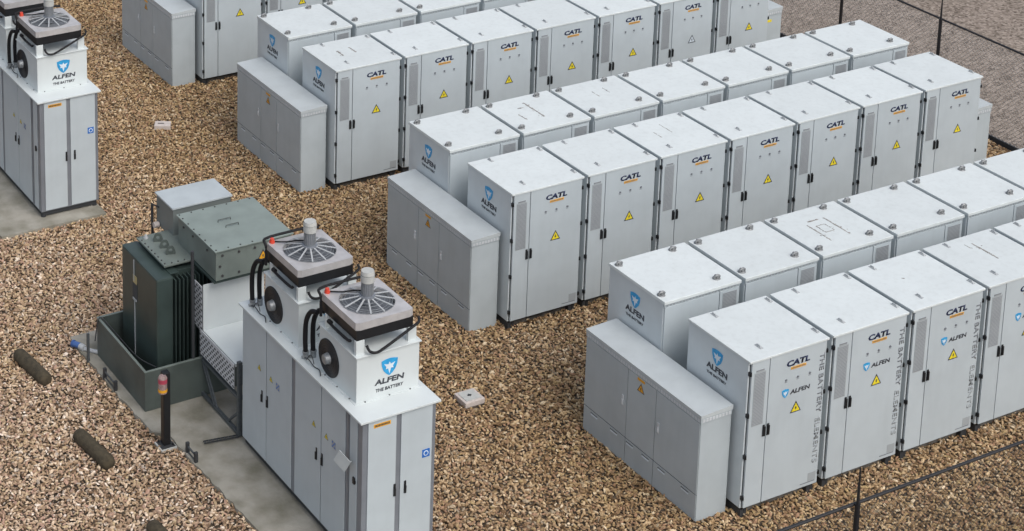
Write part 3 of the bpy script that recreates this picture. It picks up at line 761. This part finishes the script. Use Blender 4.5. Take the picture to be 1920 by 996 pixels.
# left fin block: closed outer face, rounded corner
tf(MB().box((-5.53, .70, .22), (-5.27, 1.90, 1.87), .03).build('radiator_panel', M['green'], T))
tf(MB().bar((-5.537, 1.46, 1.83), (-5.537, 1.46, 1.50), .012).bar((-5.537, 1.44, 1.20), (-5.537, 1.44, .35), .012).bar((-5.537, 1.50, 1.215), (-5.537, 1.38, 1.215), .012, .03).build('rating_strip', M['vent'], T))
tf(MB().box((-5.536, 1.37, 1.47), (-5.531, 1.50, 1.59), .001).build('name_plate', M['orange'], T)).data.materials[0] = mat('plate_brass', (.42, .36, .18), .5)
tf(MB().box((-5.534, 1.355, 1.22), (-5.531, 1.515, 1.50)).build('dark_panel', M['gap'], T))
mb = MB()
xx = -5.24
while xx < -4.1:
    mb.box((xx, .70, .28), (xx+.018, .86, 1.80), .003); xx += .062
tf(mb.build('cooling_fins', M['green'], T))
tf(MB().box((-5.28, .78, 1.862), (-5.15, 1.85, 1.878), .003).build('top_flange', M['green'], T))
lid = tf(MB().box((-5.33, .87, 1.935), (-4.0, 1.82, 1.965), .006).build('lid', M['lgreen'], T))
mb = MB()
for yy in [.92+.11*k for k in range(9)]: mb.cyl((-5.30, yy, 1.965), (-5.30, yy, 1.978), .012, n=6)
for xx in (-5.2, -5.1, -5.0): mb.cyl((xx, .90, 1.965), (xx, .90, 1.978), .012, n=6)
tf(mb.build('bolts', M['bolt'], T))
for yy, rz in ((1.56, 0), (1.34, 0), (1.14, 0)):
    ear = [(-.085, 0), (.085, 0), (.04, .13), (-.04, .13)]
    e_ = MB()
    # plate with a hole: ring of quads
    hole = [(.028*math.cos(a*math.pi/8), .065+.028*math.sin(a*math.pi/8)) for a in range(16)]
    def edge(a):
        c_, s_ = math.cos(a), math.sin(a); best = 9
        for i in range(4):
            p, q = ear[i], ear[(i+1) % 4]; ex, ey = q[0]-p[0], q[1]-p[1]; den = c_*ey-s_*ex
            if abs(den) < 1e-9: continue
            px_, py_ = p[0], p[1]-.065; tt = (px_*ey-py_*ex)/den; uu = (px_*s_-py_*c_)/den
            if tt > 0 and -.001 <= uu <= 1.001: best = min(best, tt)
        return (c_*best, .065+s_*best)
    for k in range(16):
        j = (k+1) % 16; o1, o2 = edge(k*math.pi/8), edge(j*math.pi/8)
        e_.prism([hole[k], o1, o2, hole[j]], (-5.1, yy+.01, 1.965), (.93, -.37, 0), (0, 0, 1), .018)
    tf(e_.build('lifting_ear', M['green'], T)).data.materials[0] = M['bund']
tf(MB().cyl((-5.22, 1.73, 1.965), (-5.22, 1.73, 1.985), .035, n=16).cyl((-5.22, 1.73, 1.985), (-5.22, 1.73, 2.02), .028, .016, n=16).build('breather_cap', M['pvcwhite'], T, smooth=True))
# big terminal box
bx = tf(MB().box((-4.86, .185, 1.945), (-3.66, 1.385, 2.388), .006).build('terminal_box', M['lgreen'], T))
tf(MB().box((-4.885, .16, 2.389), (-3.64, 1.41, 2.408), .004).build('box_lid', M['lidgreen'], bx))
mb = MB()
for xx in (-4.76, -4.5, -4.25, -4.0): 
    for z_ in (2.01, 2.32): mb.cyl((xx, .172, z_), (xx, .186, z_), .018, n=8)
for z_ in (2.16,): mb.cyl((-4.80, .172, z_), (-4.80, .186, z_), .018, n=8)
for k in range(7): mb.cyl((-4.85+.19*k, .20, 2.408), (-4.85+.19*k, .20, 2.417), .012, n=6).cyl((-4.85+.19*k, 1.37, 2.408), (-4.85+.19*k, 1.37, 2.417), .012, n=6)
for k in range(6): mb.cyl((-4.855, .35+.18*k, 2.408), (-4.855, .35+.18*k, 2.417), .012, n=6)
for k in (0.45, .9, 1.2): mb.cyl((-4.875, k, 2.30), (-4.86, k, 2.30), .016, n=8)
tf(mb.build('bolts', M['bolt'], bx))
tf(MB().tube([(-4.45, .93, 2.408), (-4.45, .93, 2.44), (-4.25, .93, 2.44), (-4.25, .93, 2.408)], .008, smooth=0).tube([(-4.42, .74, 2.408), (-4.42, .74, 2.44), (-4.22, .74, 2.44), (-4.22, .74, 2.408)], .008, smooth=0).build('lid_handle', M['bund'], bx))
tr_ = tri_mesh('warning_triangle', bx, (-4.12+5.1, .183-1.28, 2.16), FRONT, .18, 'orange'); tr_.data.materials[0] = M['ink']
tf(MB().box((-4.88, .2, 1.90), (-3.7, 1.3, 1.933), .004).build('mounting_flange', M['green'], T))
# small cable box behind
sb = tf(MB().box((-4.83, 1.62, 1.90), (-3.89, 2.19, 2.375), .006).build('cable_box', M['boxside'], T))
tf(MB().box((-4.85, 1.60, 2.376), (-3.87, 2.21, 2.403), .004).build('box_lid', M['boxgrey'], sb))
tf(MB().tube([(-4.88, 2.22, 1.2), (-4.88, 2.24, 2.2)], .02, smooth=0).tube([(-4.88, 2.24, 1.9), (-4.83, 2.1, 1.9)], .012, smooth=0).tube([(-4.88, 2.24, 2.2), (-4.83, 2.1, 2.2)], .012, smooth=0).build('support_rod', M['dark'], T))
tf(MB().cyl((-4.92, 2.1, 1.93), (-4.84, 2.1, 1.93), .045, n=14).build('valve', M['cream'], T))
# bund
bt = empty('spill_tray', (-5.1, 1.28, 0), 'open green steel spill tray around the foot of the transformer', 'spill tray')
mb = MB(); x0, x1, y0, y1, z0, z1 = -5.85, -4.0, .425, 2.10, .064, .665
mb.box((x0, y0, z0), (x0+.02, y1, z1)).box((x1-.02, y0, z0), (x1, y1, z1)).box((x0+.02, y0, z0), (x1-.02, y0+.02, z1)).box((x0+.02, y1-.02, z0), (x1-.02, y1, z1)).box((x0+.02, y0+.02, z0), (x1-.02, y1-.02, z0+.02))
o = mb.build('tray', M['bund'], bt); o.data.transform(Matrix.Translation((5.1, -1.28, 0)))
mb = MB().box((x0-.006, y0-.006, z1), (x0+.03, y1+.006, z1+.012)).box((x0+.03, y0-.006, z1), (x1+.006, y0+.03, z1+.012)).box((x0+.03, y1-.03, z1), (x1+.006, y1+.006, z1+.012))
o = mb.build('rim', M['lgreen'], bt); o.data.transform(Matrix.Translation((5.1, -1.28, 0)))
for xx in (-5.40, -4.3):
    tf(MB().box((xx-.09, .8, z0+.022), (xx+.09, 1.8, .22)).build('base_rail', M['green'], T))
o = MB().tube([(-5.92, 2.02, .35), (-5.84, 2.03, .70), (-5.75, 1.85, .62), (-5.70, 1.5, .55), (-5.68, 1.0, .55), (-5.6, .6, .60)], .009).build('cable', M['dark']); tag(o, 'thin dark cable draped over the edge of the green spill tray', 'cable')

# ------------------------------------------------------------------ cable bridge between transformer and power cabinet
K = empty('cable_bridge', (-4.9, 0, 0), 'white sheet metal cable guard with mesh side on a dark steel stand', 'cable guard')
def kf(o): o.data.transform(Matrix.Translation((4.9, 0, 0))); return o
kf(MB().box((-4.97, .36, 1.12), (-4.0, .372, 1.83), .002).build('back_panel', M['lightbox'], K))
kf(MB().box((-4.97, -.62, 1.118), (-4.0, .357, 1.13), .002).box((-4.97, -.62, 1.085), (-4.0, -.608, 1.117), .001).build('top_panel', M['lightbox'], K))
# lattice sides in the plane x = -4.978
def lattice(y0, y1, z0, z1, x, pitch=.092):
    """white perforated sheet in the plane x; the dark diamond openings are fused into it"""
    sh = MB().box((x-.002, y0, z0), (x+.002, y1, z1)).box((x-.006, y0, z1-.004), (x+.006, y1, z1+.01)).build('mesh_side', M['mesh'], K)
    mb = MB(); r = 0; z = z0+.03
    while z < z1-.02:
        y = y0+.02+(pitch/2 if r % 2 else 0)
        while y < y1-.012:
            q = .024; mb.prism([(0, -q*.85), (q*1.4, 0), (0, q*.85), (-q*1.4, 0)], (x-.0024, y, z), (0, -1, 0), (0, 0, 1), .001)
            y += pitch
        z += pitch/2; r += 1
    fuse(sh, mb.build('holes', M['ventd'], None)); sh.data.materials[1] = M['gap']
    return sh
def lattice_fix(mb): return mb
kf(lattice(-.605, .44, .745, 1.112, -4.984))
kf(lattice(.375, .60, 1.125, 1.79, -4.984))
kf(MB().box((-4.972, -.60, .75), (-4.966, .43, 1.08)).box((-4.972, .376, 1.085), (-4.966, .59, 1.78)).build('inner_sheet', M['ventd'], K))
# stand
mb = MB()
def bb(p, q, w_=.045): mb.bar(p, q, w_)
for xx in (-4.95, -4.05):
    bb((xx, .46, .085), (xx, .46, 1.05)); bb((xx, -.70, .085), (xx, -.70, 1.20), .055)
    bb((xx, .44, .65), (xx, -.67, .65)); bb((xx, .44, .11), (xx, -.67, .11))
    bb((xx, .42, .60), (xx, .05, .13), .03); bb((xx, .34, .60), (xx, -.03, .13), .022); bb((xx, -.66, .40), (xx, -.38, .13), .03)
bb((-4.92, -.70, .11), (-4.08, -.70, .11)); bb((-4.92, -.70, .65), (-4.08, -.70, .65)); bb((-4.92, .46, .65), (-4.08, .46, .65))
kf(mb.build('stand', M['darkgalv'], K))
o = MB().tube([(-5.075, .462, .09), (-5.09, .462, 2.62)], .024, n=10, smooth=0).build('pole', M['green']); o.data.materials[0] = M['dark']
o.data.transform(Matrix.Translation((0, 0, 0))); 
# shorten: the pole ends just above the terminal box bottom
for v in o.data.vertices:
    if v.co.z > 2: v.co.z = 2.33
tag(o, 'thin dark upright pole in front of the transformer cooling fins', 'pole')

# ------------------------------------------------------------------ small yard objects
bo = empty('bollard', (-5.91, -.37, 0), 'black bollard with a pink capped lamp head beside the concrete pad', 'bollard')
MB().box((-.12, -.12, 0), (.12, .12, .035), .004).build('concrete_foot', M['cream'], bo).data.materials[0] = M['lidgrey']
MB().box((-.10, -.10, .036), (.10, .10, .05), .003).build('base_plate', M['dark'], bo)
MB().box((-.052, -.052, .05), (.052, .052, 1.14), .012).cyl((-.075, .075, .05), (-.075, .075, .08), .012, n=8).cyl((.075, -.075, .05), (.075, -.075, .08), .012, n=8).build('post', M['black'], bo)
lh = MB().cyl((-.07, -.06, .88), (-.07, -.06, 1.10), .062, n=24).cyl((-.07, -.06, 1.10), (-.07, -.06, 1.13), .062, .045, n=24).build('lamp_head', M['lamphead'], bo, smooth=True)
MB().cyl((-.07, -.06, 1.03), (-.07, -.06, 1.09), .064, n=24).build('pink_band', M['pink'], lh, smooth=True)
MB().cyl((-.07, -.06, .90), (-.07, -.06, .94), .064, n=24).build('orange_band', M['orange'], lh, smooth=True)

logs = [((-6.90, 2.64), (-6.79, 1.74), 'short dark olive round log lying nearest the blue valve'),
        ((-6.915, .34), (-6.805, -.53), 'short dark olive round log lying left of the bollard'),
        ((-6.87, -1.95), (-6.80, -2.85), 'short dark olive round log cut off by the bottom edge of the photo')]
for i, (a, b_, ll) in enumerate(logs):
    mb = MB(); n = 14; rr = .105; A = Vector((a[0], a[1], .085)); Bv = Vector((b_[0], b_[1], .085)); dv = (Bv-A).normalized()
    prof = [(0, .55), (.015, .85), (.05, 1.0), (.3, 1.02), (.6, 1.03), (.85, 1.0)]
    Lg = (Bv-A).length
    pr_ = [(0, .5), (.02, .8), (.06, .97)]+[(s_, 1.0+rng.uniform(-.02, .02)) for s_ in (.2, .4, .6, .75)]+[(Lg-.06, .97), (Lg-.02, .8), (Lg, .5)]
    sx = dv.cross(Vector((0, 0, 1))); rings = []
    for s_, k_ in pr_:
        c_ = A+dv*s_; rings.append([mb.bm.verts.new(c_+sx*rr*k_*math.cos(2*math.pi*q/n)+Vector((0, 0, 1))*rr*k_*math.sin(2*math.pi*q/n)) for q in range(n)])
    for r1, r2 in zip(rings, rings[1:]):
        for q in range(n): mb.bm.faces.new((r1[q], r1[(q+1) % n], r2[(q+1) % n], r2[q]))
    mb.bm.faces.new(rings[0][::-1]); mb.bm.faces.new(rings[-1])
    o = mb.build('log', M['log'], smooth=True); tag(o, ll, 'log', 'dark logs lying on the gravel')
# inspection covers
ic = empty('inspection_cover', (-1.583, -1.318, 0), 'square pale inspection cover with a dark centre hole, in gravel right of the cooling units', 'cover')
MB().box((-.165, -.15, 0), (.165, .15, .085), .012).build('frame', M['cream'], ic)
MB().box((-.125, -.115, .086), (.125, .115, .092), .003).build('lid', M['lidgrey'], ic)
MB().box((-.03, -.012, .0925), (.03, .012, .097)).box((-.010, -.03, .0975), (.010, .03, .0985)).build('lid_slot', M['dark'], ic)
ic = empty('inspection_cover', (-1.585, 8.86, 0), 'small pale rectangular marker block with a dark slot, upper left gravel', 'cover')
mb = MB().box((-.15, -.10, 0), (.15, .12, .09), .012, rot=(0, 0, R(-30)), piv=(0, 0, 0)); mb.build('frame', M['cream'], ic)
MB().box((-.09, -.006, .0905), (.03, .022, .094), rot=(0, 0, R(-30)), piv=(0, 0, 0)).build('lid_slot', M['dark'], ic)
# blue valve with pipe by the tray
va = empty('drain_valve', (-6.02, 2.42, 0), 'blue and white drain valve beside the corner of the green spill tray', 'valve')
MB().cyl((-.04, .08, .09), (.02, -.02, .09), .046, n=16).cyl((-.05, .10, .09), (-.04, .08, .09), .055, n=16).build('blue_cap', M['pvcblue'], va, smooth=True)
MB().cyl((.02, -.03, .09), (.05, -.12, .09), .05, n=16).tube([(.04, -.12, .09), (.12, -.22, .09), (.2, -.32, .10), (.3, -.40, .12)], .03).build('pipe', M['pvcwhite'], va, smooth=True)
o = MB().box((-6.05, 2.0, 0), (-6.015, 2.035, .50)).build('stake', M['darkgalv']); tag(o, 'thin upright dark stake next to the blue drain valve', 'stake')
def clip_(x_, y_, ll, dy):
    k = empty('cable_bracket', (x_, y_, 0), ll, 'bracket', 'small upright brackets at the pad edge')
    for yy in (0, dy): MB().box((-.025, yy-.022, 0), (.025, yy+.022, .21), .010).build('upright', M['dark'], k)
    MB().bar((0, 0, .15), (0, dy, .15), .02).bar((0, 0, .07), (0, dy, .07), .014).build('crossbar', M['darkgalv'], k)
clip_(-5.995, 1.50, 'small dark double bracket at the pad edge below the green tray', -.38)
clip_(-5.74, -.70, 'small dark double bracket at the pad edge right of the bollard', -.26)
lt = empty('cable_ladder', (-5.2, -.66, .06), 'short dark metal cable ladder lying on the concrete pad', 'cable tray')
mb = MB().bar((-.26, .045, .03), (.24, -.035, .03), .012, .014)
MB().bar((-.27, -.005, .03), (.23, -.085, .03), .012, .014).build('rail', M['dark'], lt); mb.build('rail', M['dark'], lt)
mb = MB()
for k in range(9): mb.bar((-.24+k*.056, .043-k*.009, .03), (-.25+k*.056, -.008-k*.009, .03), .010)
mb.build('rungs', M['darkgalv'], lt)

# ------------------------------------------------------------------ fences
def fence(name, label, horiz, fixed, a, b_, posts, ztop=1.87, wm='wire', hw=.0036):
    """chain link fence; horiz 'x' runs along x at y=fixed, 'y' runs along y at x=fixed"""
    t = empty(name, (0, 0, 0), label, 'fence', 'chain link fence around the yard')
    P3 = (lambda s_, z_, o_=0: (s_, fixed+o_, z_)) if horiz == 'x' else (lambda s_, z_, o_=0: (fixed+o_, s_, z_))
    MB().tube([P3(a, ztop), P3(b_, ztop)], .020, n=8, smooth=0).build('top_rail', M['rail'], t)
    MB().bar(P3(a, .03), P3(b_, .03), .04, .10).build('bottom_board', M['dark'], t)
    for s_ in posts:
        MB().cyl(P3(s_, -.02, -.04), P3(s_, ztop+.02, -.04), .032, n=10).cyl(P3(s_, ztop+.02, -.04), P3(s_, 2.36, -.04), .020, .009, n=8).build('post', M['rail'], t)
    mb = MB(); pitch = .085; h = ztop-.06; z0_ = .06; n = int((b_-a)/pitch)
    me_v = []; me_f = []
    for s_ in (1, -1):
        for k in range(-int(h/pitch), n+1):
            sa = a+k*pitch; sb_ = sa+h
            za, zb = (z0_, z0_+h) if s_ == 1 else (z0_+h, z0_)
            lo = max(sa, a); hi = min(sb_, b_)
            if hi-lo < .02: continue
            f0 = (lo-sa)/h; f1 = (hi-sa)/h
            p = Vector(P3(lo, za+(zb-za)*f0, .002*s_)); q = Vector(P3(hi, za+(zb-za)*f1, .002*s_))
            dd = (q-p).normalized(); nn = Vector((0, 1, 0)) if horiz == 'x' else Vector((1, 0, 0)); sd_ = dd.cross(nn)
            i0 = len(me_v)
            for c_ in (p, q):
                me_v += [c_+sd_*hw, c_+nn*hw, c_-sd_*hw, c_-nn*hw]
            for j in range(4): me_f.append((i0+j, i0+(j+1) % 4, i0+4+(j+1) % 4, i0+4+j))
    mb.bm.free()
    me = bpy.data.meshes.new('wire_mesh'); me.from_pydata([tuple(v) for v in me_v], [], me_f); me.materials.append(M[wm])
    link('wire_mesh', me, t)
    return t
fence('chain_link_fence', 'chain link fence with black posts and rail behind the right ends of the rows', 'y', 11.80, -4.0, 20.0, [-2.16+2.52*k for k in range(9)])
fence('chain_link_fence', 'chain link fence with black rail at the bottom right, in front of the nearest row', 'x', -7.575, -6.0, 8.0, [-.53-3.1, -.53, -.53+3.1, -.53+6.2], wm='dark', hw=.0021)
bpy.context.view_layer.update()
